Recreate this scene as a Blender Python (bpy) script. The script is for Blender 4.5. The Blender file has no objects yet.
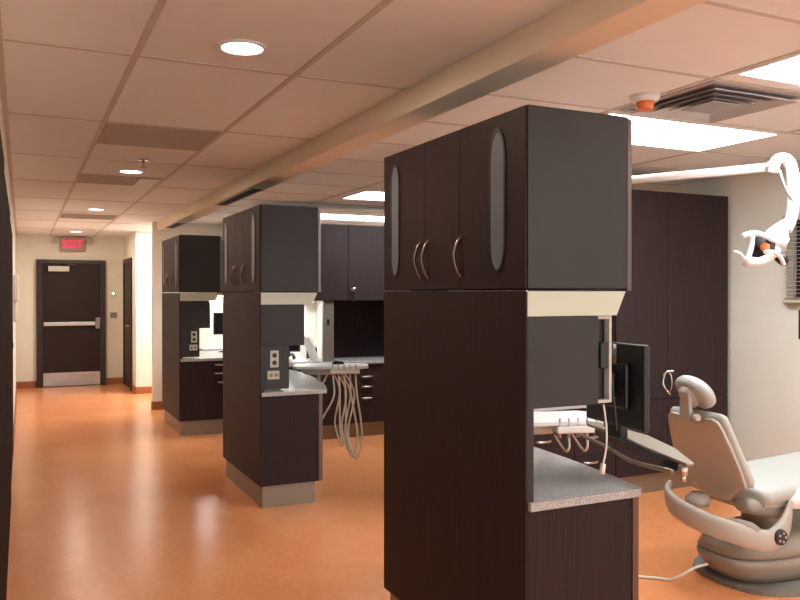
import bpy, bmesh, math, random
from mathutils import Vector, Matrix
random.seed(4)
S = bpy.context.scene
COL = S.collection
PI = math.pi

# ------------------------------------------------------------------ camera
cam_d = bpy.data.cameras.new('camera'); cam = bpy.data.objects.new('camera', cam_d); COL.objects.link(cam)
cam_d.sensor_width = 36; cam_d.lens = 789.5 / 800 * 36; cam_d.clip_start = 0.01
cam.location = (0, 0, 1.5)
cam.rotation_euler = (PI / 2 - 0.0078, 0, -math.radians(25.6))
S.camera = cam
# ------------------------------------------------------------------ world, exposure, light levels
w = bpy.data.worlds.new('world'); S.world = w; w.use_nodes = True
w.node_tree.nodes['Background'].inputs[0].default_value = (0.88, 0.95, 1.0, 1)
w.node_tree.nodes['Background'].inputs[1].default_value = 2.1
S.view_settings.view_transform = 'Standard'; S.view_settings.look = 'None'
S.view_settings.exposure = 0.0; S.view_settings.gamma = 1; S.view_settings.use_curve_mapping = False
TROFFER = 19.0          # emission of the fluorescent panels
DOWN_W = 11.5          # watts of each corridor downlight
TASK = 55.0            # under-cabinet tubes
HALL_W = 62.0          # light of the cross corridor
WARM = (1.0, 0.80, 0.62); COOL = (.93, 0.98, 1.0)

# ------------------------------------------------------------------ materials
def new_mat(name):
    m = bpy.data.materials.new(name); m.use_nodes = True
    nt = m.node_tree; b = nt.nodes['Principled BSDF']
    return m, nt, b
def plain(name, col, rough=.5, metal=0, bump=0, bscale=200, spec=.5, var=0, vscale=6):
    m, nt, b = new_mat(name)
    b.inputs['Base Color'].default_value = (*col, 1); b.inputs['Roughness'].default_value = rough
    b.inputs['Metallic'].default_value = metal; b.inputs['Specular IOR Level'].default_value = spec
    tc = nt.nodes.new('ShaderNodeTexCoord')
    n = nt.nodes.new('ShaderNodeTexNoise'); n.inputs['Scale'].default_value = vscale; n.inputs['Detail'].default_value = 4
    nt.links.new(tc.outputs['Object'], n.inputs['Vector'])
    mix = nt.nodes.new('ShaderNodeMix'); mix.data_type = 'RGBA'
    v = var if var else .04
    mix.inputs[6].default_value = (*[c * (1 - v) for c in col], 1); mix.inputs[7].default_value = (*[min(1, c * (1 + v)) for c in col], 1)
    nt.links.new(n.outputs['Fac'], mix.inputs[0]); nt.links.new(mix.outputs[2], b.inputs['Base Color'])
    if bump:
        n2 = nt.nodes.new('ShaderNodeTexNoise'); n2.inputs['Scale'].default_value = bscale
        nt.links.new(tc.outputs['Object'], n2.inputs['Vector'])
        bp = nt.nodes.new('ShaderNodeBump'); bp.inputs['Strength'].default_value = bump; bp.inputs['Distance'].default_value = .002
        nt.links.new(n2.outputs['Fac'], bp.inputs['Height']); nt.links.new(bp.outputs['Normal'], b.inputs['Normal'])
    return m
def emis(name, col, s):
    m, nt, b = new_mat(name)
    b.inputs['Base Color'].default_value = (.8, .8, .8, 1)
    b.inputs['Emission Color'].default_value = (*col, 1); b.inputs['Emission Strength'].default_value = s
    return m
def wood(name, c1, c2, rough=.5, spec=.12):
    m, nt, b = new_mat(name)
    tc = nt.nodes.new('ShaderNodeTexCoord'); mp = nt.nodes.new('ShaderNodeMapping')
    mp.inputs['Scale'].default_value = (90, 90, 1.6)
    n = nt.nodes.new('ShaderNodeTexNoise'); n.inputs['Scale'].default_value = 1.6; n.inputs['Detail'].default_value = 5; n.inputs['Roughness'].default_value = .65
    nt.links.new(tc.outputs['Object'], mp.inputs[0]); nt.links.new(mp.outputs[0], n.inputs['Vector'])
    cr = nt.nodes.new('ShaderNodeValToRGB')
    cr.color_ramp.elements[0].position = .35; cr.color_ramp.elements[0].color = (*c1, 1)
    cr.color_ramp.elements[1].position = .68; cr.color_ramp.elements[1].color = (*c2, 1)
    nt.links.new(n.outputs['Fac'], cr.inputs[0]); nt.links.new(cr.outputs[0], b.inputs['Base Color'])
    b.inputs['Roughness'].default_value = rough; b.inputs['Specular IOR Level'].default_value = spec
    bp = nt.nodes.new('ShaderNodeBump'); bp.inputs['Strength'].default_value = .06; bp.inputs['Distance'].default_value = .001
    nt.links.new(n.outputs['Fac'], bp.inputs['Height']); nt.links.new(bp.outputs['Normal'], b.inputs['Normal'])
    return m
def floor_mat():
    m, nt, b = new_mat('orange_sheet_floor')
    tc = nt.nodes.new('ShaderNodeTexCoord')
    n = nt.nodes.new('ShaderNodeTexNoise'); n.inputs['Scale'].default_value = 3.0; n.inputs['Detail'].default_value = 8; n.inputs['Roughness'].default_value = .6
    n2 = nt.nodes.new('ShaderNodeTexNoise'); n2.inputs['Scale'].default_value = 45; n2.inputs['Detail'].default_value = 6
    for k in (n, n2): nt.links.new(tc.outputs['Object'], k.inputs['Vector'])
    ad = nt.nodes.new('ShaderNodeMath'); ad.operation = 'ADD'; ml = nt.nodes.new('ShaderNodeMath'); ml.operation = 'MULTIPLY'; ml.inputs[1].default_value = .5
    nt.links.new(n.outputs['Fac'], ad.inputs[0]); nt.links.new(n2.outputs['Fac'], ad.inputs[1]); nt.links.new(ad.outputs[0], ml.inputs[0])
    cr = nt.nodes.new('ShaderNodeValToRGB')
    cr.color_ramp.elements[0].position = .34; cr.color_ramp.elements[0].color = (.70, .26, .10, 1)
    cr.color_ramp.elements[1].position = .66; cr.color_ramp.elements[1].color = (.82, .335, .14, 1)
    nt.links.new(ml.outputs[0], cr.inputs[0]); nt.links.new(cr.outputs[0], b.inputs['Base Color'])
    b.inputs['Roughness'].default_value = .24; b.inputs['Specular IOR Level'].default_value = .5
    bp = nt.nodes.new('ShaderNodeBump'); bp.inputs['Strength'].default_value = .05; bp.inputs['Distance'].default_value = .003
    nt.links.new(n.outputs['Fac'], bp.inputs['Height']); nt.links.new(bp.outputs['Normal'], b.inputs['Normal'])
    return m
def speckle(name, c1, c2, scale=260, rough=.25):
    m, nt, b = new_mat(name)
    tc = nt.nodes.new('ShaderNodeTexCoord')
    n = nt.nodes.new('ShaderNodeTexNoise'); n.inputs['Scale'].default_value = scale; n.inputs['Detail'].default_value = 2
    nt.links.new(tc.outputs['Object'], n.inputs['Vector'])
    cr = nt.nodes.new('ShaderNodeValToRGB')
    cr.color_ramp.elements[0].position = .42; cr.color_ramp.elements[0].color = (*c1, 1)
    cr.color_ramp.elements[1].position = .6; cr.color_ramp.elements[1].color = (*c2, 1)
    nt.links.new(n.outputs['Fac'], cr.inputs[0]); nt.links.new(cr.outputs[0], b.inputs['Base Color'])
    b.inputs['Roughness'].default_value = rough
    return m
M = dict(
    wood=wood('espresso_laminate', (.027, .0165, .017), (.044, .0285, .0295)),
    side=plain('grey_sheen_laminate', (.033, .031, .029), .45, 0, .15, 400, .35, .22, 5),  # grey reflection on the island side faces, put into the laminate colour
    floor=floor_mat(),
    tile=plain('ceiling_tile', (.84, .86, .86), .9, 0, .5, 160),
    grid=plain('ceiling_grid_enamel', (.60, .55, .50), .6),
    wall=plain('cream_wall_paint', (.82, .79, .69), .75, 0, .15, 120),
    beam=plain('beam_paint', (.82, .72, .58), .7),
    base=plain('rust_cove_base', (.36, .13, .045), .5),
    post=plain('bronze_edge_metal', (.15, .12, .105), .3, .85),
    kick=plain('champagne_kick_metal', (.30, .25, .19), .42, .55),
    steel=plain('brushed_steel', (.60, .56, .53), .3, 1),
    satin=plain('satin_nickel', (.26, .21, .19), .28, 1),
    plate=plain('kick_plate_steel', (.42, .40, .38), .25, 1, 0, 1, .5, .2, 8),
    top=speckle('speckled_worktop', (.30, .30, .30), (.56, .56, .56), 260, .18),
    lens=plain('cream_valance_lens', (.62, .67, .56), .5),
    black=plain('black_plastic', (.012, .012, .013), .35),
    panel=plain('charcoal_panel', (.028, .027, .028), .5),
    slot=plain('frosted_slot_glass', (.13, .155, .19), .35),
    white=plain('white_plastic', (.85, .85, .83), .35),
    chrome=plain('chrome', (.85, .85, .85), .08, 1),
    ivory=plain('ivory_plastic', (.56, .56, .50), .45),
    shell=plain('grey_chair_shell', (.44, .40, .35), .38),
    shell2=plain('taupe_chair_cover', (.30, .265, .22), .45),
    vinyl=plain('grey_vinyl', (.47, .48, .45), .42, 0, .1, 300),
    mat_=plain('dark_base_plate', (.20, .19, .165), .6),
    vent=plain('return_grille', (.46, .40, .34), .6, .2),
    alu=plain('diffuser_metal', (.52, .50, .49), .4, .4),
    duct=plain('duct_grey', (.36, .35, .35), .6),
    dark=plain('flat_black', (.02, .02, .022), .8),
    orange=plain('orange_plastic', (.85, .22, .07), .4),
    hose=plain('cream_hose', (.80, .75, .64), .45),
    glass=plain('night_window_glass', (.015, .015, .017), .12),
    slat=plain('beige_slat', (.60, .54, .45), .5),
    matte=wood('espresso_matte', (.016, .0095, .009), (.036, .022, .020), .8, .05),
    door=wood('espresso_door', (.018, .009, .009), (.030, .016, .015), .45, .25),
    frame=plain('dark_door_frame', (.022, .012, .012), .4),
    splash=plain('white_splashback', (.85, .85, .82), .5),
    bstrip=plain('beige_metal_strip', (.26, .24, .20), .4, .5),
    lamp=emis('fluorescent_panel', COOL, TROFFER),
    down=emis('downlight_lens', (1, .9, .78), 9),
    task=emis('task_tube', (1, .97, .9), TASK),
    red=emis('exit_red', (1, .012, .09), 1.3),
    green=emis('green_led', (.25, 1, .5), 2.5),
    plateback=plain('sign_housing', (.40, .24, .22), .5),
)

M['red'].node_tree.nodes['Principled BSDF'].inputs['Base Color'].default_value = (.25, .01, .02, 1)
# ------------------------------------------------------------------ mesh builder
WL = {}
class MB:
    def __init__(s): s.bm = bmesh.new(); s.smooth = False
    def box(s, x0, x1, y0, y1, z0, z1, bev=0, seg=2):
        x0, x1 = min(x0, x1), max(x0, x1); y0, y1 = min(y0, y1), max(y0, y1); z0, z1 = min(z0, z1), max(z0, z1)
        b = bmesh.new(); bmesh.ops.create_cube(b, size=1)
        for v in b.verts:
            v.co = Vector(((x0 + x1) / 2 + v.co.x * (x1 - x0), (y0 + y1) / 2 + v.co.y * (y1 - y0), (z0 + z1) / 2 + v.co.z * (z1 - z0)))
        if bev: bmesh.ops.bevel(b, geom=b.edges[:], offset=bev, segments=seg, affect='EDGES', profile=.5)
        return s._merge(b)
    def _merge(s, b, smooth=False):
        bmesh.ops.recalc_face_normals(b, faces=b.faces[:])
        for f in b.faces:
            if smooth: f.smooth = True
        me = bpy.data.meshes.new('t'); b.to_mesh(me); b.free(); s.bm.from_mesh(me); bpy.data.meshes.remove(me)
        return s
    def prism(s, pts, axis, a0, a1, bev=0):
        """pts: outline in the two other axes (cyclic order x,y,z without axis)"""
        b = bmesh.new()
        def mk(p, a):
            if axis == 'z': return (p[0], p[1], a)
            if axis == 'y': return (p[0], a, p[1])
            return (a, p[0], p[1])
        va = [b.verts.new(mk(p, a0)) for p in pts]; vb = [b.verts.new(mk(p, a1)) for p in pts]
        b.faces.new(va); b.faces.new(vb[::-1])
        for i in range(len(pts)):
            j = (i + 1) % len(pts); b.faces.new((va[i], va[j], vb[j], vb[i]))
        bmesh.ops.recalc_face_normals(b, faces=b.faces[:])
        if bev: bmesh.ops.bevel(b, geom=[e for e in b.edges if e.calc_face_angle(0) > .5], offset=bev, segments=2, affect='EDGES', profile=.5)
        return s._merge(b)
    def ring(s, outer, inner, axis, a0, a1):
        b = bmesh.new(); n = len(outer)
        def mk(p, a):
            if axis == 'z': return (p[0], p[1], a)
            if axis == 'y': return (p[0], a, p[1])
            return (a, p[0], p[1])
        L = [[b.verts.new(mk(p, a)) for p in o] for o, a in ((outer, a0), (outer, a1), (inner, a1), (inner, a0))]
        for k in range(4):
            A, B = L[k], L[(k + 1) % 4]
            for i in range(n):
                j = (i + 1) % n; b.faces.new((A[i], A[j], B[j], B[i]))
        return s._merge(b)
    def cyl(s, p0, p1, r0, r1=None, seg=20, smooth=True):
        r1 = r0 if r1 is None else r1
        p0, p1 = Vector(p0), Vector(p1); d = (p1 - p0).normalized()
        u = d.orthogonal().normalized(); v = d.cross(u)
        b = bmesh.new()
        A = [b.verts.new(p0 + (u * math.cos(t) + v * math.sin(t)) * r0) for t in [2 * PI * i / seg for i in range(seg)]]
        B = [b.verts.new(p1 + (u * math.cos(t) + v * math.sin(t)) * r1) for t in [2 * PI * i / seg for i in range(seg)]]
        sf = [b.faces.new((A[i], A[(i + 1) % seg], B[(i + 1) % seg], B[i])) for i in range(seg)]
        b.faces.new(A[::-1]); b.faces.new(B)
        for f in sf: f.smooth = smooth
        return s._merge(b)
    def loft(s, secs, seg=24):
        """secs: (centre, u vector, v vector, exponent); u, v carry the half sizes"""
        b = bmesh.new(); R = []
        for c, u, v, e in secs:
            c, u, v = Vector(c), Vector(u), Vector(v); row = []
            for i in range(seg):
                t = 2 * PI * i / seg; ct, st = math.cos(t), math.sin(t)
                row.append(b.verts.new(c + u * math.copysign(abs(ct) ** (2 / e), ct) + v * math.copysign(abs(st) ** (2 / e), st)))
            R.append(row)
        for a, c in zip(R, R[1:]):
            for i in range(seg):
                j = (i + 1) % seg; b.faces.new((a[i], a[j], c[j], c[i]))
        b.faces.new(R[0][::-1]); b.faces.new(R[-1])
        return s._merge(b, True)
    def pad(s, a, c, u, v, e=3, rnd=.03, n=10, tu=1, tv=1):
        """rounded cushion from point a to c; u,v half sizes at a, scaled by tu,tv at c"""
        a, c, u, v = Vector(a), Vector(c), Vector(u), Vector(v); L = (c - a).length; secs = []
        ts = [0, .15, .4, .75, 1]
        ks = [(rnd * (1 - math.cos(t * PI / 2)) / L, math.sin(t * PI / 2)) for t in ts]
        q = [(max(k[0], 0), max(k[1], .02)) for k in ks]
        q2 = [(1 - k[0], k[1]) for k in q][::-1]
        mid = [(.25, 1), (.5, 1), (.75, 1)]
        def shr(vec, f):
            l = vec.length; return vec * ((l - rnd * (1 - f)) / l) if l > rnd else vec * max(f, .05)
        for t, f in q + mid + q2:
            uu = u * (1 + (tu - 1) * t); vv = v * (1 + (tv - 1) * t)
            secs.append((a + (c - a) * t, shr(uu, f), shr(vv, f), e))
        return s.loft(secs)
    def tube(s, pts, r, seg=10, sub=6, closed=False, flat=None):
        P = [Vector(p) for p in pts]; Q = []
        if sub > 1 and len(P) > 2:
            for i in range(len(P) - 1):
                p0 = P[max(i - 1, 0)]; p1 = P[i]; p2 = P[i + 1]; p3 = P[min(i + 2, len(P) - 1)]
                for k in range(sub):
                    t = k / sub
                    Q.append(.5 * ((2 * p1) + (p2 - p0) * t + (2 * p0 - 5 * p1 + 4 * p2 - p3) * t * t + (3 * p1 - p0 - 3 * p2 + p3) * t ** 3))
            Q.append(P[-1])
        else: Q = P
        rr = r if callable(r) else (lambda t: r)
        secs = []; N = len(Q); u = None
        for i, q in enumerate(Q):
            d = (Q[min(i + 1, N - 1)] - Q[max(i - 1, 0)]).normalized()
            if flat: u = Vector(flat); u = (u - d * u.dot(d)).normalized()
            else:
                u = d.orthogonal().normalized() if u is None else (u - d * u.dot(d)).normalized()
            v = d.cross(u); k = rr(i / (N - 1))
            ku, kv = k if isinstance(k, tuple) else (k, k)
            secs.append((q, u * ku, v * kv, 2 if not flat else 3))
        return s.loft(secs, seg)
    def build(s, name, mat, parent=None, org=None):
        me = bpy.data.meshes.new(name); s.bm.to_mesh(me); s.bm.free()
        o = bpy.data.objects.new(name, me); COL.objects.link(o)
        me.materials.append(M[mat] if isinstance(mat, str) else mat)
        if parent is None:
            if org is None:
                xs = [v.co.x for v in me.vertices]; ys = [v.co.y for v in me.vertices]; zs = [v.co.z for v in me.vertices]
                org = ((min(xs) + max(xs)) / 2, (min(ys) + max(ys)) / 2, min(zs))
            org = Vector(org); me.transform(Matrix.Translation(-org)); o.location = org; WL[o.name] = org
        else:
            pw = WL[parent.name]; me.transform(Matrix.Translation(-pw)); o.parent = parent; WL[o.name] = pw.copy()
        return o
def tag(o, label, cat=None, group=None, kind=None):
    if label: o['label'] = label
    if cat: o['category'] = cat
    if group: o['group'] = group
    if kind: o['kind'] = kind
    return o
def thing(name, loc, label, cat, group=None):
    o = bpy.data.objects.new(name, None); o.empty_display_size = .1; COL.objects.link(o); o.location = loc
    WL[o.name] = Vector(loc); return tag(o, label, cat, group)
def struct(o): o['kind'] = 'structure'; return o
def copy_tree(o, parent=None, names=None):
    c = o.copy(); COL.objects.link(c); WL[c.name] = WL[o.name].copy()
    if parent: c.parent = parent
    for ch in [x for x in KIDS.get(o.name, [])]: copy_tree(ch, c)
    return c
KIDS = {}
def note_kids():
    KIDS.clear()
    for x in bpy.data.objects:
        if x.parent: KIDS.setdefault(x.parent.name, []).append(x)
def B(*a, **k): return MB().box(*a, **k)

ZC = 2.434
XL, XR, YB, YF, YP = -.085, 5.1, -2.6, 13.9, 10.58
# ------------------------------------------------------------------ structure
struct(B(XL - .1, XR + 2.2, YB - .1, YF + .1, -.1, 0).build('floor', 'floor'))
cl = struct(B(XL - .1, 6.0, YB - .1, YF + .1, ZC, ZC + .1).build('ceiling', 'tile'))
g = MB()
for x in (.407, 1.055):
    g.box(x - .012, x + .012, YB, YF, ZC - .004, ZC + .001)
g.box(XL, XL + .025, YB, YF, ZC - .005, ZC + .001)
k = -4
while 3.242 + 1.296 * k < YF:
    y = 3.242 + 1.296 * k
    if y > YB: g.box(XL + .02, 1.58, y - .012, y + .012, ZC - .0035, ZC + .001)
    k += 1
g.build('corridor_grid_bars', 'grid', cl)
g = MB()
for x in (2.70, 3.996): g.box(x - .012, x + .012, YB, YP, ZC - .004, ZC + .001)
y = 3.80 - .648 * 9
while y < YP:
    if y > YB: g.box(1.74, XR, y - .012, y + .012, ZC - .0035, ZC + .001)
    y += .648
g.build('clinic_grid_bars', 'grid', cl)
struct(B(XL - .1, XL, YB - .1, YF, 0, ZC).build('wall_left', 'wall'))
struct(B(XR, XR + .1, YB, YP + .1, 0, ZC).build('wall_right', 'wall'))
struct(B(XL - .1, 1.64, YF, YF + .1, 0, ZC).build('wall_front', 'wall'))
struct(B(1.53, XR + .1, YP, YP + .12, 0, ZC).build('wall_partition', 'wall'))
struct(B(1.54, 1.64, 12.36, YF, 0, ZC).build('wall_side', 'wall'))
struct(B(1.64, 5.2, 12.36, 12.46, 0, ZC).build('wall_hallway', 'wall'))
struct(B(5.1, 5.2, YP + .12, 12.36, 0, ZC).build('wall_hallway_end', 'wall'))
struct(B(1.58, 1.735, YB, YP, 2.32, ZC, bev=.003).build('trim_1', 'beam'))
bb = [('baseboard_front', (XL, .208, YF - .012, YF)), ('baseboard_front_right', (1.248, 1.54, YF - .012, YF)),
      ('baseboard_left', (XL, XL + .01, 8.1, YF - .012)), ('baseboard_hallway', (1.53, 2.9, 12.348, 12.36)),
      ('baseboard_side', (1.528, 1.54, 12.348, 12.78)), ('baseboard_partition', (1.52, 1.9, YP - .012, YP)),
      ('baseboard_right', (XR - .01, XR, -1, 4.5))]
for n, (a, b_, c, d) in bb: struct(B(a, b_, c, d, 0, .105, bev=.003).build(n, 'base'))
struct(B(1.518, 1.53, YP - .012, YP + .12, 0, .105, bev=.003).build('baseboard_corner', 'base'))

# exit door
d = struct(B(.30, 1.165, 13.86, 13.9, .008, 1.99, bev=.002).build('door_1', 'door'))
fr = MB().box(.208, .30, 13.84, 13.9, 0, 2.05).box(1.165, 1.248, 13.84, 13.9, 0, 2.05).box(.30, 1.165, 13.84, 13.9, 1.99, 2.05)
fr.build('door_frame', 'frame', d)
B(.306, 1.16, 13.852, 13.862, .012, .229, bev=.001).build('kick_plate', 'plate', d)
pb = MB().box(.315, 1.11, 13.79, 13.83, .985, 1.045, bev=.006).box(.33, .36, 13.82, 13.862, .99, 1.04)
pb.build('panic_bar', 'steel', d)
B(1.085, 1.16, 13.775, 13.862, .93, 1.11, bev=.006).build('latch_case', 'satin', d)
MB().box(.383, .694, 13.79, 13.86, 1.86, 1.945, bev=.006).build('door_closer', 'ivory', d)
MB().tube([(.62, 13.82, 1.955), (.80, 13.76, 1.965), (.60, 13.83, 1.985)], .01, 6, 1).build('closer_arm', 'satin', d)
# side door in the far right corner
d2 = struct(B(1.532, 1.56, 12.88, 13.72, .008, 2.0).build('door_2', 'door'))
MB().box(1.515, 1.545, 12.78, 12.88, 0, 2.06).box(1.515, 1.545, 13.72, 13.82, 0, 2.06).box(1.515, 1.545, 12.88, 13.72, 2.0, 2.06).build('door_frame', 'frame', d2)
MB().cyl((1.532, 12.95, 1.0), (1.48, 12.95, 1.0), .012).cyl((1.485, 12.95, 1.0), (1.485, 13.06, 1.0), .01).build('door_handle', 'steel', d2)
# window with blind on the right wall
wn = struct(B(5.088, 5.1, 2.55, 3.94, 1.47, 2.03).build('window_1', 'glass'))
MB().box(5.06, 5.1, 2.50, 2.55, 1.42, 2.08).box(5.06, 5.1, 3.94, 4.0, 1.42, 2.08).box(5.06, 5.1, 2.55, 3.94, 2.03, 2.08).box(5.05, 5.1, 2.48, 4.01, 1.42, 1.47).build('window_frame', 'slat', wn)
bl = thing('window_blind', (5.035, 3.28, 1.44), 'beige horizontal slat blind over the dark window on the cream wall', 'blind')
MB().box(5.01, 5.055, 2.5, 4.005, 2.03, 2.075, bev=.004).build('head_rail', 'slat', bl)
sl = MB()
z = 1.475
while z < 2.02:
    sl.prism([(5.022, z), (5.048, z), (5.048, z + .0025), (5.022, z + .0025)], 'y', 2.51, 4.0); z += .028
sl.build('slats', 'slat', bl)
B(5.018, 5.052, 2.51, 4.0, 1.435, 1.455, bev=.003).build('bottom_rail', 'slat', bl)

# ------------------------------------------------------------------ ceiling fittings
def troffer(x0, y0, label, x1=None, y1=None):
    x1 = x1 or x0 + 1.25; y1 = y1 or y0 + .61
    t = thing('ceiling_light', ((x0 + x1) / 2, (y0 + y1) / 2, ZC - .012), label, 'ceiling light', 'fluorescent ceiling panels')
    MB().ring([(x0 - .015, y0 - .015), (x1 + .015, y0 - .015), (x1 + .015, y1 + .015), (x0 - .015, y1 + .015)], [(x0 + .01, y0 + .01), (x1 - .01, y0 + .01), (x1 - .01, y1 - .01), (x0 + .01, y1 - .01)], 'z', ZC - .010, ZC + .002).build('frame', 'white', t)
    B(x0 + .01, x1 - .01, y0 + .01, y1 - .01, ZC - .005, ZC + .001).build('diffuser', 'lamp', t)
troffer(2.72, 3.185, 'wide bright fluorescent ceiling panel behind the air diffuser, next to the nearest island cabinet')
troffer(2.72, 1.79, 'bright fluorescent ceiling panel at the top right corner, in front of the square air diffuser')
troffer(2.80, 6.55, 'bright ceiling panel above the hose tray, in front of the middle wall cabinets')
troffer(2.95, 8.62, 'bright ceiling panel just above the top edge of the middle wall cabinets')
troffer(4.30, 8.62, 'bright ceiling panel beyond the middle wall cabinets, hidden mostly behind the nearest island')
troffer(2.72, -.7, 'added fluorescent ceiling panel behind the viewer, lighting the near treatment area')  # out-of-view panel, added to light the bay nearest the camera
DL = ['largest round recessed downlight, nearest in the corridor ceiling', 'second round recessed downlight along the corridor ceiling, beside the sprinkler',
      'third round recessed downlight along the corridor ceiling', 'farthest round recessed downlight, just above the exit sign']
for (x, y), lab in zip([(.755, 2.957), (.752, 6.304), (.741, 9.291), (.737, 12.75), (.755, -.3)], DL + ['round recessed downlight in the corridor ceiling behind the viewer']):
    t = thing('recessed_downlight', (x, y, ZC - .01), lab, 'downlight', 'corridor downlights')
    n = 40
    MB().ring([(x + .092 * math.cos(2 * PI * i / n), y + .092 * math.sin(2 * PI * i / n)) for i in range(n)],
              [(x + .078 * math.cos(2 * PI * i / n), y + .078 * math.sin(2 * PI * i / n)) for i in range(n)], 'z', ZC - .008, ZC + .001).build('trim_ring', 'white', t)
    MB().cyl((x, y, ZC - .003), (x, y, ZC + .001), .078, seg=n).build('lens', 'down', t)
    ld = bpy.data.lights.new('downlight_glow', 'AREA'); ld.shape = 'DISK'; ld.size = .15; ld.energy = DOWN_W; ld.color = WARM
    lo = bpy.data.objects.new('downlight_glow', ld); COL.objects.link(lo); lo.parent = t; lo.location = (0, 0, -.004)
ld = bpy.data.lights.new('hallway_light', 'AREA'); ld.shape = 'RECTANGLE'; ld.size = 1.2; ld.size_y = .3; ld.energy = HALL_W; ld.color = (.97, .98, 1)
t = thing('ceiling_light', (2.3, 11.8, ZC - .012), 'bright ceiling panel in the side hallway past the far island', 'ceiling light')
B(1.7, 2.9, 11.65, 11.95, ZC - .006, ZC + .001, bev=.001).build('diffuser', 'lamp', t)
lo = bpy.data.objects.new('hallway_light', ld); COL.objects.link(lo); lo.parent = t; lo.location = (0, 0, 0)

VL = ['brown perforated return grille in the corridor ceiling, nearest and largest', 'brown perforated return grille past the nearest one, beside the sprinkler', 'brown perforated return grille farthest along the corridor ceiling']
for (y0, y1), lab in zip([(4.56, 5.2), (6.6, 7.1), (9.95, 10.5)], VL):
    t = thing('return_grille', (.731, y0, ZC - .008), lab, 'vent', 'corridor return grilles')
    MB().ring([(.421, y0), (1.041, y0), (1.041, y1), (.421, y1)], [(.44, y0 + .02), (1.02, y0 + .02), (1.02, y1 - .02), (.44, y1 - .02)], 'z', ZC - .007, ZC + .001).build('frame', 'vent', t)
    f = MB(); yy = y0 + .03
    while yy < y1 - .02: f.box(.44, 1.022, yy, yy + .012, ZC - .006, ZC - .001); yy += .02
    f.build('grille', 'vent', t)
t = thing('ceiling_speaker', (.94, 6.86, ZC - .012), 'small pale square plate on the second corridor grille', 'ceiling plate')
B(.86, 1.02, 6.62, 7.06, ZC - .012, ZC - .007, bev=.002).build('plate', 'ivory', t)
t = thing('sprinkler_head', (.765, 5.72, ZC - .06), 'small dark sprinkler head hanging from the corridor ceiling', 'sprinkler')
MB().cyl((.765, 5.72, ZC - .008), (.765, 5.72, ZC), .035).build('escutcheon', 'satin', t)
MB().cyl((.765, 5.72, ZC - .055), (.765, 5.72, ZC - .008), .009).cyl((.765, 5.72, ZC - .06), (.765, 5.72, ZC - .055), .02).build('head', 'vent', t)
for (y0, y1), lab in zip([(6.0, 7.3), (9.3, 10.1)], ['dark linear strip under the beam, above the middle island', 'dark linear strip under the beam, above the far island']):  # framed strips of thin dark bars on the beam's underside
    t = thing('beam_strip', (1.66, (y0 + y1) / 2, 2.315), lab, 'vent', 'dark strips under the beam')
    MB().ring([(1.60, y0), (1.72, y0), (1.72, y1), (1.60, y1)], [(1.615, y0 + .015), (1.705, y0 + .015), (1.705, y1 - .015), (1.615, y1 - .015)], 'z', 2.315, 2.3205).build('frame', 'vent', t)
    f = MB()
    for i in range(4): f.box(1.618 + i * .022, 1.632 + i * .022, y0 + .015, y1 - .015, 2.3165, 2.3205)
    f.build('slots', 'dark', t)
# square louvred diffuser
t = thing('air_diffuser', (3.03, 2.82, ZC - .03), 'square louvred metal air diffuser between two bright ceiling panels', 'vent')
cx, cy = 3.035, 2.82
def sq(h, kx=1.0): return [(cx - h * kx, cy - h), (cx + h * kx, cy - h), (cx + h * kx, cy + h), (cx - h * kx, cy + h)]
MB().ring(sq(.31), sq(.275), 'z', ZC - .008, ZC + .001).build('frame', 'alu', t)
for i, (h1, h2) in enumerate([(.27, .24), (.205, .175), (.14, .0)]):
    b = MB()
    for (p, q) in [(0, 1), (1, 2), (2, 3), (3, 0)]:
        o_, i_ = sq(h1), sq(h1 - .05)
        a, c = o_[p], o_[q]; a2, c2 = i_[p], i_[q]
        bm = b.bm; z0 = ZC - .026; z1 = ZC - .004
        vs = [bm.verts.new(v) for v in ((*a, z0), (*c, z0), (*c2, z1), (*a2, z1), (*a, z0 - .003), (*c, z0 - .003), (*c2, z1 - .003), (*a2, z1 - .003))]
        for fc in ((0, 1, 2, 3), (7, 6, 5, 4), (0, 4, 5, 1), (1, 5, 6, 2), (2, 6, 7, 3), (3, 7, 4, 0)): bm.faces.new([vs[k] for k in fc])
    if h2 == 0: b.box(cx - .1, cx + .1, cy - .1, cy + .1, ZC - .028, ZC - .024)
    b.build('louvre', 'alu', t)
B(cx - .274, cx + .274, cy - .274, cy + .274, ZC - .003, ZC - .001).build('duct_opening', 'duct', t)
t = thing('smoke_detector', (2.657, 2.868, ZC - .07), 'round white smoke detector with an orange cover on the ceiling', 'smoke detector')
MB().cyl((2.657, 2.868, ZC), (2.657, 2.868, ZC - .03), .075, .055, 28).build('housing', 'white', t)
MB().cyl((2.657, 2.868, ZC - .03), (2.657, 2.868, ZC - .066), .042, .036, 24).build('dust_cover', 'orange', t)

# ------------------------------------------------------------------ exit sign, wall plates, dispenser
t = thing('exit_sign', (.745, 13.84, 2.2), 'red lit exit sign under the ceiling above the dark door', 'exit sign')
B(.57, .935, 13.81, 13.87, 2.19, 2.42, bev=.006).build('housing', 'plateback', t)
B(.72, .78, 13.87, 13.9, 2.25, 2.38).build('bracket', 'ivory', t)
L = MB(); y0, y1 = 13.800, 13.811; zb, zt = 2.245, 2.365; h = .018; x = .60
L.box(x, x + h, y0, y1, zb, zt)
for zz in (zb, (zb + zt - h) / 2, zt - h): L.box(x + h, x + .062, y0, y1, zz, zz + h)
x = .685
L.prism([(x, zb), (x + .02, zb), (x + .066, zt), (x + .046, zt)], 'y', y0, y1); L.prism([(x + .046, zb), (x + .066, zb), (x + .02, zt), (x, zt)], 'y', y0 + .0005, y1)
x = .772; L.box(x, x + h + .003, y0, y1, zb, zt)
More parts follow.
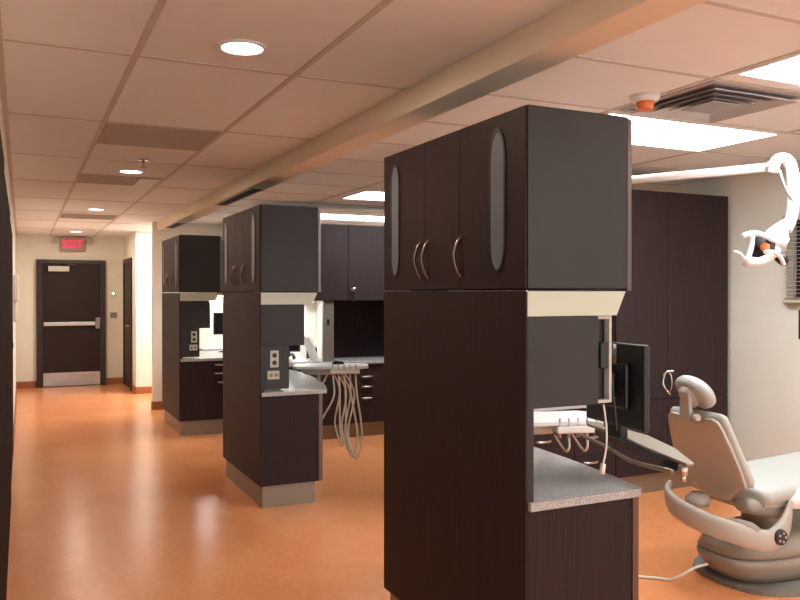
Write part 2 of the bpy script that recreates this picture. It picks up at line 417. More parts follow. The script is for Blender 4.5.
x = .815; L.box(x, x + .082, y0, y1, zt - h, zt); L.box(x + .031, x + .051, y0, y1, zb, zt - h)
L.build('exit_lettering', 'red', t)
for sx in (-1, 1):
    xx = .752 + sx * .27
    a = MB().box(min(xx, .752 + sx * .18), max(xx, .752 + sx * .18), 13.83, 13.85, 2.395, 2.41)
    a.cyl((xx, 13.85, 2.36), (xx, 13.78, 2.34), .032, .042).box(xx - .006, xx + .006, 13.83, 13.85, 2.37, 2.41)
    a.build('emergency_lamp', 'vent', t)
t = thing('door_release_button', (1.37, 13.88, 1.46), 'small wall button with a green light right of the exit door', 'wall button')
B(1.335, 1.405, 13.885, 13.9, 1.46, 1.55, bev=.003).build('plate', 'ivory', t)
MB().cyl((1.37, 13.886, 1.508), (1.37, 13.875, 1.508), .02).build('button_light', 'green', t)
t = thing('light_switch', (1.375, 13.88, 1.1), 'grey metal switch plate below the green lit button', 'switch')
B(1.32, 1.43, 13.89, 13.9, 1.1, 1.19, bev=.002).build('plate', 'satin', t)
for i in range(2): B(1.342 + i * .045, 1.362 + i * .045, 13.882, 13.89, 1.125, 1.165, bev=.002).build('toggle', 'bstrip', t)
t = thing('towel_dispenser', (-.05, 10.3, 1.1), 'white wall dispenser on the left corridor wall near the exit', 'dispenser')
B(XL, -.03, 9.9, 10.35, 1.42, 1.72, bev=.015).build('body', 'white', t)
B(XL, -.045, 9.95, 10.3, 1.18, 1.42, bev=.012).build('waste_chute', 'white', t)
t = thing('light_switch', (-.08, 12.6, 1.05), 'white light switch on the left wall near the exit door', 'switch')
B(XL, XL + .012, 12.5, 12.62, 1.05, 1.17, bev=.002).build('plate', 'white', t)
B(XL + .012, XL + .02, 12.54, 12.58, 1.09, 1.13).build('toggle', 'ivory', t)

# ------------------------------------------------------------------ left tall cabinets
LC = ['nearest dark wood tall cabinet at the left edge of the corridor', 'second dark wood tall cabinet along the left corridor wall', 'third dark wood tall cabinet along the left corridor wall, before the dispenser']
for i, lab in enumerate(LC):
    y0 = 1.5 + i * 2.2 + (.1 if i else 0); y1 = y0 + 2.1; xo = -.062 - i * .006
    XLc = XL + .003; t = thing('tall_cabinet', (xo, y0, 0), lab, 'cabinet', 'tall cabinets along the left wall')
    B(XLc, xo - .008, y0, y1, .1, 2.05).build('body', 'matte', t)
    B(XLc, xo - .012, y0 + .01, y1 - .01, 0, .1).build('toe_kick', 'kick', t)
    for k in range(3):
        a = y0 + .005 + k * .7
        dd = B(xo - .008, xo, a, a + .69, .105, 2.045, bev=.001).build('door', 'matte', t)
        MB().tube([(xo, a + .62, 1.0), (xo + .004, a + .62, 1.03), (xo, a + .62, 1.06)], .002, 6, 4).build('handle', 'frame', dd)

# ------------------------------------------------------------------ island cabinets
X0, WID = 1.489, 1.124
def capsule(cy, z0, z1, r, n=10):
    p = [(cy + r * math.cos(PI * i / n), z1 - r * 2.2 + r * 2.2 * math.sin(PI * i / n)) for i in range(n + 1)]
    p += [(cy - r * math.cos(PI * i / n), z0 + r * 2.2 - r * 2.2 * math.sin(PI * i / n)) for i in range(n + 1)]
    return p
def island(y, label, group, base_x=1.941, outlets=True, far=False):
    t = thing('island_cabinet', (X0, y, 0), label, 'cabinet', group)
    a, b_ = y, y + WID; xs = X0 + .008
    B(X0, xs, a, b_, .157, 1.509, bev=.0015).build('front_panel', 'wood', t)
    B(xs + .001, 1.914, a, b_, 1.518, 2.121, bev=.0015).build('upper_box', 'side', t)
    ye = [a + .002, a + .434, a + .716, b_ - .002]
    for k in range(3):
        dr = B(X0, xs, ye[k] + .0015, ye[k + 1] - .0015, 1.518, 2.119, bev=.0012).build('door', 'wood', t)
        if k != 1:
            cyy = a + .17 if k == 0 else b_ - .124
            r = .054 if k == 0 else .046
            MB().ring(capsule(cyy, 1.568, 2.075, r), capsule(cyy, 1.583, 2.060, r - .011), 'x', X0 - .004, X0 + .001).build('slot_rim', 'black', dr)
            MB().prism(capsule(cyy, 1.583, 2.060, r - .011), 'x', X0 - .0022, X0 + .001).build('slot_window', 'slot', dr)
        hy = {0: a + .425, 1: a + .690, 2: a + .755}[k]
        hz0, hz1 = 1.567, 1.712; zm = (hz0 + hz1) / 2
        hb = MB().tube([(X0, hy, hz0), (X0 - .016, hy, hz0 + .022), (X0 - .030, hy, zm), (X0 - .016, hy, hz1 - .022), (X0, hy, hz1)], .0062, 8, 6, flat=(0, 1, 0))
        hb.cyl((X0, hy, hz0), (X0 - .004, hy, hz0), .009, seg=12).cyl((X0, hy, hz1), (X0 - .004, hy, hz1), .009, seg=12)
        hb.build('handle', 'satin', dr)
    MB().box(1.914, 1.926, a + .002, b_ - .002, 1.516, 2.118).build('box_end', 'panel', t)
    MB().prism([(1.918, a), (1.936, a), (1.942, a + .012), (1.942, a + .05), (1.926, a + .05), (1.926, a + .02), (1.918, a + .02)], 'z', 1.512, 2.112).build('edge_trim', 'post', t)
    MB().prism([(xs, 1.425), (1.872, 1.425), (1.912, 1.509), (xs, 1.509)], 'y', a + .001, b_ - .001, bev=.002).build('valance', 'lens', t)
    B(xs, 1.79 if not outlets else 1.812, a, b_, 1.12 if not outlets else 1.135, 1.424, bev=.0015).build('middle_box', 'side', t)
    if outlets:
        B(xs, 1.52, a + .002, b_ - .002, .786, 1.134).build('niche_back', 'black', t)
        B(1.522, 1.70, a + .004, a + .30, .832, 1.134, bev=.001).build('outlet_panel', 'panel', t)
    else:
        B(xs, 1.522, a + .0005, b_ - .002, .786, 1.119).build('niche_back', 'black', t)
    B(xs, base_x, a, b_, .157, .785, bev=.0015).build('base_cabinet', 'wood' if not far else 'wood', t)
    B(X0 + .022, base_x - .022, a + .022, b_ - .022, 0, .157).build('toe_kick', 'kick', t)
    px = base_x
    if far:
        for k, zz in enumerate((.762, .672, .575)):
            f = B(base_x - .10 + .02 * k, base_x + .28, a - .018, a - .001, zz - .07, zz + .014, bev=.001)
            f = f.build('drawer', 'wood', t)
            MB().tube([(1.865 + .03 * (k == 2), a - .018, zz - .02), (1.875 + .03 * (k == 2), a - .04, zz - .02), (1.985, a - .04, zz - .02), (1.995, a - .018, zz - .02)], .009, 8, 2).build('handle', 'steel', f)
    else:
        MB().prism([(px, a - .004), (px + .027, a - .004), (px + .033, a + .01), (px + .033, a + .04), (px, a + .04)], 'z', .157 if outlets else .0, .785).build('edge_post', 'post', t)
    return t
ISL = [2.155, 5.357, 8.47]
GI = 'dark wood island cabinets along the corridor'
island(ISL[0], 'largest and nearest dark wood island cabinet with three bow handles and oval slots', GI, 1.941, False)
island(ISL[1], 'middle dark wood island cabinet, standing wholly in view on a metal toe kick', GI, 1.92)
island(ISL[2], 'farthest dark wood island cabinet, beside the pale corridor wall end', GI, 2.02, True, True)
def worktop(y, bow, x1, label, ext=0, outline=None):
    pts = [(1.499, y - .018)]
    n = 14; R = .03
    pts += [(x1 - R + R * math.sin(t), y - .018 + R - R * math.cos(t)) for t in [PI / 2 * i / 5 for i in range(6)]]
    for i in range(1, n + 1):
        s_ = i / n
        pts.append((x1 + bow * math.sin(PI * min(1, s_ * .62)) - (max(0, s_ - .8) * .9), y + .01 + (WID + ext) * s_))
    pts.append((1.524, y + WID + ext))
    if outline: pts = pts[:7] + outline
    pts += [(1.524, y), (1.499, y - .001)]
    o = MB().prism(pts, 'z', .786, .8135, bev=.0).build('countertop', 'top')
    return tag(o, label, 'countertop', 'island countertops')
worktop(ISL[0], .09, 1.985, 'speckled grey countertop on the nearest island cabinet')
worktop(ISL[1], .26, 1.985, 'pale curved countertop on the middle island cabinet', .1,
        [(2.042, 5.537), (2.09, 5.73), (2.13, 5.934), (2.165, 6.15), (2.19, 6.368), (2.205, 6.58), (2.21, 6.747), (2.19, 6.88), (2.15, 6.97), (2.03, 6.95), (1.90, 6.75), (1.78, 6.55), (1.524, 6.48)])
worktop(ISL[2], .1, 2.35, 'pale countertop on the farthest island cabinet')
def outlet(x, y, z, w_, h_, n, vert, label):
    t = thing('power_outlet', (x, y, z), label, 'outlet')
    B(x - w_ / 2, x + w_ / 2, y - .008, y, z, z + h_, bev=.002).build('cover_plate', 'ivory', t)
    for i in range(n):
        if vert: cz = z + h_ * (.28 + .44 * i); cxx = x
        else: cz = z + h_ / 2; cxx = x + w_ * (-.22 + .44 * i)
        r = min(w_ * .27, h_ * .22) if vert else min(w_ * .15, h_ * .28)
        MB().cyl((cxx, y - .0075, cz), (cxx, y - .011, cz), r, seg=14).build('socket', 'black' if vert else 'bstrip', t)
for y, s_, nm in ((ISL[1] + .004, 0, 'middle'), (ISL[2] + .004, .05, 'farthest')):
    outlet(1.592 + s_, y, .985, .062, .118, 2, True, 'upright white power outlet on the %s island, above the small plate' % nm)
    outlet(1.585 + s_, y, .902, .085, .06, 2, False, 'small wide white socket plate on the %s island, below the upright outlet' % nm)

# ------------------------------------------------------------------ wall cabinets of the bays
def bow_handle(mb, x, y, z0, z1, out=.028, r=.006, horiz=False):
    if horiz: return mb.tube([(x - (z1 - z0) / 2, y, z0), (x - (z1 - z0) / 3, y - out * .8, z0), (x, y - out, z0), (x + (z1 - z0) / 3, y - out * .8, z0), (x + (z1 - z0) / 2, y, z0)], r, 8, 4)
    zm = (z0 + z1) / 2
    return mb.tube([(x, y, z0), (x, y - out * .7, z0 + (z1 - z0) * .15), (x, y - out, zm), (x, y - out * .7, z1 - (z1 - z0) * .15), (x, y, z1)], r, 8, 4)
def bay_unit(yf, zc, place, nm):
    D = .55; xl = 2.2 if nm == 'mid' else 2.50
    # tall closed cabinet
    t = thing('tall_cabinet', (4.49, yf, 0), 'tall dark wood cabinet %s' % place['tall'], 'cabinet')
    B(3.9, 5.03, yf + .02, yf + D, .15, 2.27).build('body', 'side', t)
    B(3.91, 5.02, yf + .06, yf + D - .02, 0, .15).build('toe_kick', 'kick', t)
    for x0, x1, hx in ((3.902, 4.393, 4.35), (4.397, 5.025, 4.44)):
        dd = B(x0, x1, yf, yf + .02,   .712, 2.268, bev=.0015).build('door', 'wood', t)
        if hx == 4.44: bow_handle(MB(), 4.405, yf, .76, .91, .035).build('handle', 'steel', dd)
        dd = B(x0, x1, yf, yf + .02, .155, .706, bev=.0015).build('door', 'wood', t)
    # upper cabinet
    t = thing('wall_cabinet', (3.05, yf, 1.43), 'dark wood upper cabinet %s' % place['up'], 'cabinet')
    B(xl, 3.895, yf + .02, yf + D, 1.43, 2.215).build('body', 'side', t)
    for x0, x1, hx in ((xl + .002, 2.62, 0), (2.624, 3.045, 0), (3.05, 3.47, 3.095), (3.474, 3.893, 0)):
        dd = B(x0, x1, yf, yf + .02, 1.432, 2.213, bev=.0015).build('door', 'wood', t)
        if hx:
            MB().cyl((hx, yf, 1.545), (hx, yf - .008, 1.545), .018, seg=16).build('lock', 'steel', dd)
            MB().cyl((hx, yf - .008, 1.545), (hx, yf - .03, 1.545), .006).box(hx - .012, hx + .012, yf - .05, yf - .03, 1.525, 1.565, bev=.004).box(hx - .006, hx + .007, yf - .034, yf - .028, 1.42, 1.53).build('key', 'chrome', dd)
    # niche: splashback parts
    t = thing('niche_panelling', (2.9, yf + D - .02, zc), 'open niche lining %s' % place['niche'], 'panelling')
    B(xl, 2.77, yf + D - .03, yf + D, zc + .001, 1.428).build('white_splashback', 'splash', t)
    st = B(2.78, 2.90, yf + .03, yf + .07, zc + .001, 1.428, bev=.002).build('metal_strip', 'bstrip', t)
    B(2.825, 2.85, yf + .022, yf + .03, 1.18, 1.24, bev=.002).build('switch', 'black', st)
    B(2.90, 3.895, yf + D - .03, yf + D, zc + .001, 1.428).build('dark_splashback', 'wood', t)
    B(2.89, 2.905, yf + .07, yf + D - .03, zc + .001, 1.428).build('side_panel', 'splash', t)
    t = thing('task_light', (2.5, yf + .3, 1.41), 'slim lit tube light under the upper cabinet %s' % place['task'], 'task light')
    B(xl + .05, 2.75, yf + .2, yf + .3, 1.412, 1.4295).build('housing', 'white', t)
    B(xl + .06, 2.74, yf + .21, yf + .29, 1.406, 1.412).build('tube', 'task', t)
    # base cabinet with drawers
    t = thing('base_cabinet', (3.05, yf, 0), 'dark wood base cabinet with drawers %s' % place['base'], 'cabinet')
    B(xl, 3.895, yf + .02, yf + D, .15, zc - .03).build('body', 'side', t)
    B(xl + .01, 3.89, yf + .06, yf + D - .02, 0, .15).build('toe_kick', 'kick', t)
    for x0, x1, dr in ((xl + .002, 2.66, 0), (2.664, 3.07, 0), (3.075, 3.52, 1), (3.525, 3.893, 1)):
        if dr:
            zs = [zc - .035, zc - .12, zc - .225, zc - .345, .155] if yf > 5 else [zc - .035, zc - .2, zc - .38, .155]
            for za, zb_ in zip(zs, zs[1:]):
                f = B(x0, x1, yf, yf + .02, zb_ + .003, za, bev=.0015).build('drawer', 'wood', t)
                if za - zb_ < .2 and za < zc - .1 or yf < 5 or za - zb_ > .2: bow_handle(MB(), (x0 + x1) / 2 - .04, yf, za - .045, za + .075, .025, .009, True).build('handle', 'steel', f)
        else:
            B(x0, x1, yf, yf + .02, .155, zc - .035, bev=.0015).build('door', 'wood', t)
    o = B(xl - .01, 3.898, yf - .025, yf + D, zc - .03, zc, bev=.004).build('countertop', 'top')
    tag(o, 'long straight countertop %s' % place['top'], 'countertop')
bay_unit(4.5, .72, dict(tall='behind the dental chair, against the cream wall', up='hidden behind the nearest island', niche='behind the nearest island cabinet', task='behind the nearest island',
    base='seen below the nearest island opening', top='seen as a thin line through the nearest island opening'), 'near')
bay_unit(7.60, .80, dict(tall='beyond the hose tray, behind the nearest island', up='with a key in its lock, right of the middle island', niche='with glowing white and dark backs, right of the middle island', task='right of the middle island',
    base='behind the hanging hoses', top='behind the hose tray with the mouse'), 'mid')
# far bay against the partition
t = thing('wall_cabinet', (3.6, 10.2, 1.5), 'dark wood upper cabinet on the far partition wall behind the middle island', 'cabinet')
B(2.35, 5.0, 10.24, YP, 1.5, 2.2).build('body', 'side', t)
for k in range(5): B(2.352 + k * .53, 2.352 + k * .53 + .525, 10.22, 10.24, 1.502, 2.198, bev=.0015).build('door', 'wood', t)
t = thing('task_light', (2.6, 10.4, 1.48), 'slim lit tube light on the far partition wall behind the far island', 'task light')
B(2.0, 3.4, YP - .12, YP, 1.47, 1.4995).build('housing', 'white', t)
B(2.01, 3.39, YP - .11, YP - .02, 1.462, 1.47).build('tube', 'task', t)
t = thing('base_cabinet', (3.5, 10.1, 0), 'dark wood base cabinet along the far partition wall', 'cabinet')
B(2.1, 5.0, 10.1, YP - .003, .15, .77).build('body', 'wood', t); B(2.12, 4.98, 10.15, YP - .003, 0, .15).build('toe_kick', 'kick', t)
for k in range(5): B(2.102 + k * .58, 2.102 + k * .58 + .575, 10.08, 10.1, .155, .768, bev=.0015).build('door', 'wood', t)
tag(B(2.08, 5.02, 10.06, YP, .77, .80, bev=.004).build('countertop', 'top'), 'pale countertop along the far partition wall', 'countertop')

# ------------------------------------------------------------------ monitors, trays
def monitor(p0, p1, z0, z1, label, support):
    """screen standing between plan points p0 and p1; support builds towards the mount"""
    a, c = Vector((*p0, 0)), Vector((*p1, 0)); d = (c - a).normalized(); nrm = Vector((d.y, -d.x, 0))   # screen side
    mid = (a + c) / 2; zm = (z0 + z1) / 2; L = (c - a).length
    t = thing('computer_monitor', (mid.x, mid.y, z0), label, 'monitor')
    b = MB(); b.box(-L / 2, L / 2, -.014, .014, z0, z1, bev=.008)
    mat = Matrix.Translation(mid) @ Matrix.Rotation(math.atan2(d.y, d.x), 4, 'Z')
    b.bm.transform(mat); b.build('housing', 'black', t)
    b = MB(); b.box(-L / 2 + .015, L / 2 - .015, -.0155, -.0138, z0 + .02, z1 - .015); b.bm.transform(mat); b.build('screen', 'glass', t)
    b = MB(); b.box(-L * .28, L * .28, .014, .035, zm - .09, zm + .09, bev=.01).box(-.05, .05, .035, .05, zm - .05, zm + .05, bev=.004)
    b.bm.transform(mat); b.build('back_cover', 'black', t)
    return t, mat, zm
t, mat, zm = monitor((2.085, 2.235), (2.125, 2.62), .985, 1.31, 'black flat monitor on a post beside the nearest island, seen from behind', None)
# post on the island's end with the swing arm
MB().ring([(1.792, 1.12), (1.865, 1.12), (1.865, 1.425), (1.792, 1.425)], [(1.803, 1.13), (1.854, 1.13), (1.854, 1.412), (1.803, 1.412)], 'y', 2.175, 2.25).build('mounting_channel', 'ivory', t)
B(1.803, 1.854, 2.20, 2.25, 1.13, 1.412).build('channel_slot', 'black', t)
MB().box(1.81, 1.847, 2.165, 2.22, 1.24, 1.33, bev=.006).tube([(1.83, 2.19, 1.29), (1.90, 2.23, 1.285), (1.96, 2.33, 1.2), (2.05, 2.42, zm)], .02, 10, 5).cyl((1.90, 2.23, 1.25), (1.90, 2.23, 1.32), .026).build('swing_arm', 'black', t)
MB().tube([(1.86, 2.2, 1.3), (1.868, 2.18, 1.2), (1.875, 2.17, 1.09), (1.88, 2.165, 1.02)], .0045, 6, 5).tube([(1.90, 2.24, 1.26), (1.93, 2.28, 1.12), (1.99, 2.36, 1.0), (2.06, 2.44, 1.02)], .004, 6, 5).build('cable', 'black', t)
cb = MB().tube([(1.80, 2.14, 1.12), (1.795, 2.12, 1.05), (1.77, 2.09, .985), (1.74, 2.07, .935)], .0035, 6, 5)
cb.tube([(1.74, 2.07, .935), (1.728, 2.062, .905)], .009, 8, 1)
tag(cb.build('hanging_cord', 'hose'), 'thin pale cord with a plug hanging beside the nearest island opening', 'cord')
# keyboard tray reaching towards the chair
t = thing('keyboard_tray', (2.18, 2.4, .9), 'long flat keyboard tray on an arm under the monitor, reaching to the chair', 'tray')
top = [(2.29, 2.84), (2.33, 2.78), (2.29, 2.45), (2.19, 2.20), (2.055, 1.98), (2.025, 1.985), (2.10, 2.25), (2.20, 2.52), (2.25, 2.78)]
MB().prism(top, 'z', .915, .927, bev=.003).build('tray_top', 'kick', t)
MB().prism([(2.24, 2.72), (2.27, 2.45), (2.06, 2.05), (2.05, 2.12), (2.18, 2.5)], 'z', .888, .914).build('tray_underside', 'black', t)
MB().tube([(2.20, 2.78, .885), (2.125, 2.50, .882), (2.03, 2.26, .882), (1.995, 2.02, .895)], .008, 8, 4).build('rail', 'bstrip', t)
MB().cyl((2.035, 2.01, .88), (2.035, 2.01, .914), .016).cyl((2.035, 2.01, .86), (2.035, 2.01, .88), .011).build('clamp_knob', 'steel', t)
MB().box(2.12, 2.16, 2.42, 2.50, .9275, 1.06, bev=.006).build('support_bracket', 'black', t)

def delivery_tray(cx, cy, z, rot, label, hoses, island_y):
    t = thing('delivery_tray', (cx, cy, z), label, 'tray')
    m = Matrix.Translation((cx, cy, 0)) @ Matrix.Rotation(rot, 4, 'Z')
    a = MB()
    a.prism([(-.33, -.12), (-.30, -.16), (.20, -.16), (.27, -.10), (.27, .08), (.20, .15), (-.30, .15), (-.33, .12)], 'z', z, z + .022, bev=.005)
    a.bm.transform(m); a.build('tray_top', 'white', t)
    a = MB(); a.loft([((-.12, -.02, z - .05), (.12, 0, 0), (0, .06, 0), 4), ((-.12, 0, z - .03), (.15, 0, 0), (0, .08, 0), 4), ((-.1, 0, z - .001), (.17, 0, 0), (0, .10, 0), 4)])
    a.bm.transform(m); a.build('tray_body', 'ivory', t)
    a = MB(); a.box(-.03, .20, -.17, -.10, z - .035, z - .002, bev=.006)
    a.bm.transform(m); hb = a.build('handpiece_holder', 'white', t)
    for i in range(5):
        a = MB(); xx = -.012 + i * .045
        a.cyl((xx, -.150, z - .055), (xx, -.158, z + .035), .008, .006, 10); a.bm.transform(m); a.build('handpiece', 'steel', hb)
        if hoses:
            a = MB(); dz = [.42, .60, .64, .68, .69][i]; sp = [-.12, .03, .04, .02, .0][i]
            xe = -.17 + .05 * i
            pts = [(xx, -.15, z - .055), (xx + .01, -.16, z - .2), (xx + sp * .35 + .05 * (i > 2), -.17, z - dz * .75), (xx + sp, -.16 - .02 * i, z - dz), (xx + sp - .06, -.12, z - dz * .72), (xx + sp * .6 - .01, -.06, z - dz * .3), (-.05 + .03 * i, -.02, z - .03)]
            a.tube(pts, .0075, 8, 7); a.bm.transform(m); a.build('hose', 'hose', t)
        elif i % 2:
            a = MB(); a.tube([(xx, -.15, z - .055), (xx, -.155, z - .10), (xx - .01, -.13, z - .12), (xx - .03, -.05, z - .06)], .006, 8, 5); a.bm.transform(m); a.build('hose', 'hose', t)
    a = MB(); ax = cx - .12 if hoses else cx - .10; ay = cy + .05
    a.cyl((ax, ay, z - .04), (ax, ay, .60), .014, seg=12).tube([(ax, ay, .60), (ax - .06, ay, .585), (1.98 if not hoses else 1.96, island_y, .58)], .018, 10, 4).build('support_arm', 'ivory', t)
    return t
delivery_tray(2.28, 5.98, .905, math.radians(-22), 'white instrument tray with long looping cream hoses beside the middle island', True, 6.2)
delivery_tray(2.29, 3.11, .89, math.radians(-15), 'white instrument tray seen through the opening of the nearest island', False, 3.1)
o = MB().loft([((2.33, 6.03, .927), (.052, 0, 0), (0, .032, 0), 2.5), ((2.33, 6.03, .94), (.05, 0, 0), (0, .03, 0), 2.5), ((2.325, 6.03, .955), (.034, 0, 0), (0, .02, 0), 2.2), ((2.32, 6.03, .96), (.012, 0, 0), (0, .008, 0), 2)]).build('computer_mouse', 'black')
tag(o, 'black computer mouse on the white tray above the hanging hoses', 'mouse')
# desk things in the middle bay
t, mat, zm = monitor((2.40, 7.95), (2.60, 7.82), .90, 1.13, 'small black monitor on the middle bay counter, seen under the middle island box', None)
MB().cyl((2.5, 7.885, .801), (2.5, 7.885, .812), .075, seg=24).box(2.48, 2.52, 7.90, 7.92, .805, 1.0, bev=.004).build('stand', 'black', t)
t = thing('telephone', (2.55, 7.66, .801), 'white desk phone and handset on the middle bay counter', 'telephone')
MB().prism([(7.58, .801), (7.74, .801), (7.74, .86), (7.58, .82)], 'x', 2.44, 2.60, bev=.006).build('base', 'white', t)
MB().tube([(2.47, 7.66, .865), (2.47, 7.62, .875), (2.47, 7.60, .85)], .012).tube([(2.46, 7.70, .885), (2.46, 7.64, .89), (2.46, 7.59, .85)], .014).build('handset', 'black', t)
t = thing('document_stand', (2.72, 7.75, .801), 'white slanted document stand on the middle bay counter', 'stand')
MB().prism([(2.62, 1.06), (2.64, 1.06), (2.75, .806), (2.72, .806)], 'y', 7.62, 7.84, bev=.003).build('board', 'white', t)
MB().box(2.66, 2.77, 7.65, 7.8, .801, .807).build('foot', 'ivory', t)
o = MB().tube([(2.34, 7.30, 1.0), (2.45, 7.25, .96), (2.56, 7.2, .885), (2.62, 7.18, .85)], .012, 8, 4)
t, mat, zm = monitor((2.03, 9.30), (2.30, 9.38), 1.02, 1.28, 'black monitor in the far bay, right of the farthest island', None)
MB().cyl((2.165, 9.36, .8138), (2.165, 9.36, .83), .06).cyl((2.165, 9.365, .83), (2.165, 9.365, 1.1), .012).box(2.15, 2.18, 9.352, 9.375, 1.08, 1.16).build('stand', 'satin', t)
o.bm.free()
# monitor at the right edge
t, mat, zm = monitor((3.375, 2.60), (3.60, 2.28), 1.28, 1.425, 'black monitor edge at the far right, above the chair seat', None)
MB().cyl((3.52, 2.45, 1.33), (4.2, 2.3, 1.42), .018).cyl((4.2, 2.3, 1.42), (4.2, 2.3, 0.03), .025).cyl((4.2, 2.3, .0), (4.2, 2.3, .03), .18).build('stand', 'satin', t)

# ------------------------------------------------------------------ dental light
t = thing('dental_light', (2.72, 3.62, ZC), 'white overhead dental lamp on a long horizontal arm above the chair', 'lamp')
MB().cyl((2.72, 3.62, ZC), (2.72, 3.62, ZC - .03), .09).cyl((2.72, 3.62, ZC - .03), (2.72, 3.62, 2.07), .03).build('ceiling_post', 'white', t)
arm = MB().tube([(2.72, 3.62, 2.10), (3.20, 2.605, 2.10)], .021, 14, 1); arm.cyl((3.19, 2.63, 2.10), (3.21, 2.585, 2.10), .026)
arm.build('horizontal_arm', 'white', t)
el = MB().tube([(3.195, 2.60, 2.07), (3.20, 2.595, 2.115), (3.215, 2.585, 2.135), (3.245, 2.57, 2.135), (3.268, 2.56, 2.10), (3.275, 2.555, 2.03), (3.275, 2.555, 1.90), (3.262, 2.56, 1.84), (3.235, 2.56, 1.80)], .026, 14, 6)
el.build('elbow_arm', 'white', t)
MB().tube([(3.205, 2.575, 2.08), (3.225, 2.56, 2.0), (3.265, 2.54, 1.93)], .008, 8, 4).tube([(3.275, 2.55, 2.1), (3.33, 2.53, 1.98), (3.345, 2.52, 1.88)], .007, 8, 4).build('tension_bar', 'alu', t)
# head: a curved white frame around a reflector
def VP(px, py, y):
    f = 789.5; yw = math.radians(25.6); s_, c_ = math.sin(yw), math.cos(yw)
    r = (px - 400) / f; v = (300 - py) / f; pt = .0078
    d_ = math.cos(pt) + math.sin(pt) * v; vv = -math.sin(pt) + math.cos(pt) * v
    R = (s_ * d_ + c_ * r, c_ * d_ - s_ * r, vv); k = y / R[1]
    return (R[0] * k, y, 1.5 + R[2] * k)
def Q(pts, y): return [VP(a, b_, y if not callable(y) else y(a)) for a, b_ in pts]
MB().tube(Q([(788, 224), (775, 232), (768, 240)], 2.56), .03, 12, 4).loft([(VP(781, 232, 2.56), (.03, 0, 0), (0, .03, 0), 2), (VP(779, 240, 2.56), (.045, 0, 0), (0, .045, 0), 2), (VP(778, 248, 2.56), (.03, 0, 0), (0, .035, 0), 2)]).build('yoke', 'white', t)
MB().tube(Q([(742, 236), (755, 233), (768, 237), (774, 242)], 2.50), .012, 8, 4).tube(Q([(745, 262), (758, 262), (770, 257), (777, 249)], 2.50), .020, 8, 4).tube(Q([(752, 236), (751, 248), (747, 260)], 2.50), .012, 8, 4).build('frame', 'white', t)
vd, vs = Vector((.78, .62, 0)), Vector((.62, -.78, 0)); rc = Vector(VP(762, 247, 2.53))
MB().loft([(rc + vd * d_, vs * a_, Vector((0, 0, b_)), 3) for d_, a_, b_ in ((0, .055, .048), (.004, .048, .041), (.03, .04, .034))]).build('reflector', 'panel', t)
MB().loft([(rc + vd * d_ + vs * .012, vs * a_, Vector((0, 0, a_)), 2.4) for d_, a_ in ((-.012, .012), (-.008, .019), (.0, .021))]).build('bulb_cover', 'orange', t)
MB().tube(Q([(734, 252), (739, 253), (744, 258), (750, 262)], 2.49), .007, 8, 4).build('handle', 'white', t)
MB().tube(Q([(765, 252), (773, 252), (780, 257), (784, 265)], 2.47), .009, 8, 4).build('handle', 'white', t)
MB().loft([(VP(781, 254, 2.53), (.03, 0, 0), (0, .02, 0), 2), (VP(782, 260, 2.53), (.034, 0, 0), (0, .03, 0), 2), (VP(784, 266, 2.53), (.012, 0, 0), (0, .01, 0), 2)]).build('joint_cap', 'black', t)

# ------------------------------------------------------------------ dental chair
t = thing('dental_chair', (3.55, 2.97, 0), 'beige grey dental chair with a reclined back and round headrest', 'dental chair')
CY = 2.97
bpo = [(3.75 + .50 * math.copysign(abs(math.cos(a_)) ** .7, math.cos(a_)), CY + .34 * math.copysign(abs(math.sin(a_)) ** .7, math.sin(a_))) for a_ in [2 * PI * k / 32 for k in range(32)]]
MB().prism(bpo, 'z', 0, .026).build('base_plate', 'mat_', t)
MB().loft([((3.695, CY, .028), (.40, 0, 0), (0, .19, 0), 3), ((3.695, CY, .07), (.44, 0, 0), (0, .22, 0), 3), ((3.695, CY, .115), (.475, 0, 0), (0, .235, 0), 3), ((3.695, CY, .15), (.485, 0, 0), (0, .235, 0), 3), ((3.695, CY, .16), (.46, 0, 0), (0, .215, 0), 3)]).build('lower_cover', 'shell2', t)
MB().loft([((3.695, CY, .158), (.46, 0, 0), (0, .215, 0), 3), ((3.695, CY, .17), (.475, 0, 0), (0, .24, 0), 3), ((3.705, CY, .215), (.455, 0, 0), (0, .23, 0), 3), ((3.725, CY, .255), (.40, 0, 0), (0, .19, 0), 3), ((3.735, CY, .27), (.3, 0, 0), (0, .13, 0), 3)]).build('upper_cover', 'shell2', t)
MB().cyl((3.6, CY, .26), (3.6, CY, .44), .12).box(3.3, 4.1, CY - .14, CY + .14, .40, .46, bev=.03).build('lift_column', 'shell2', t)
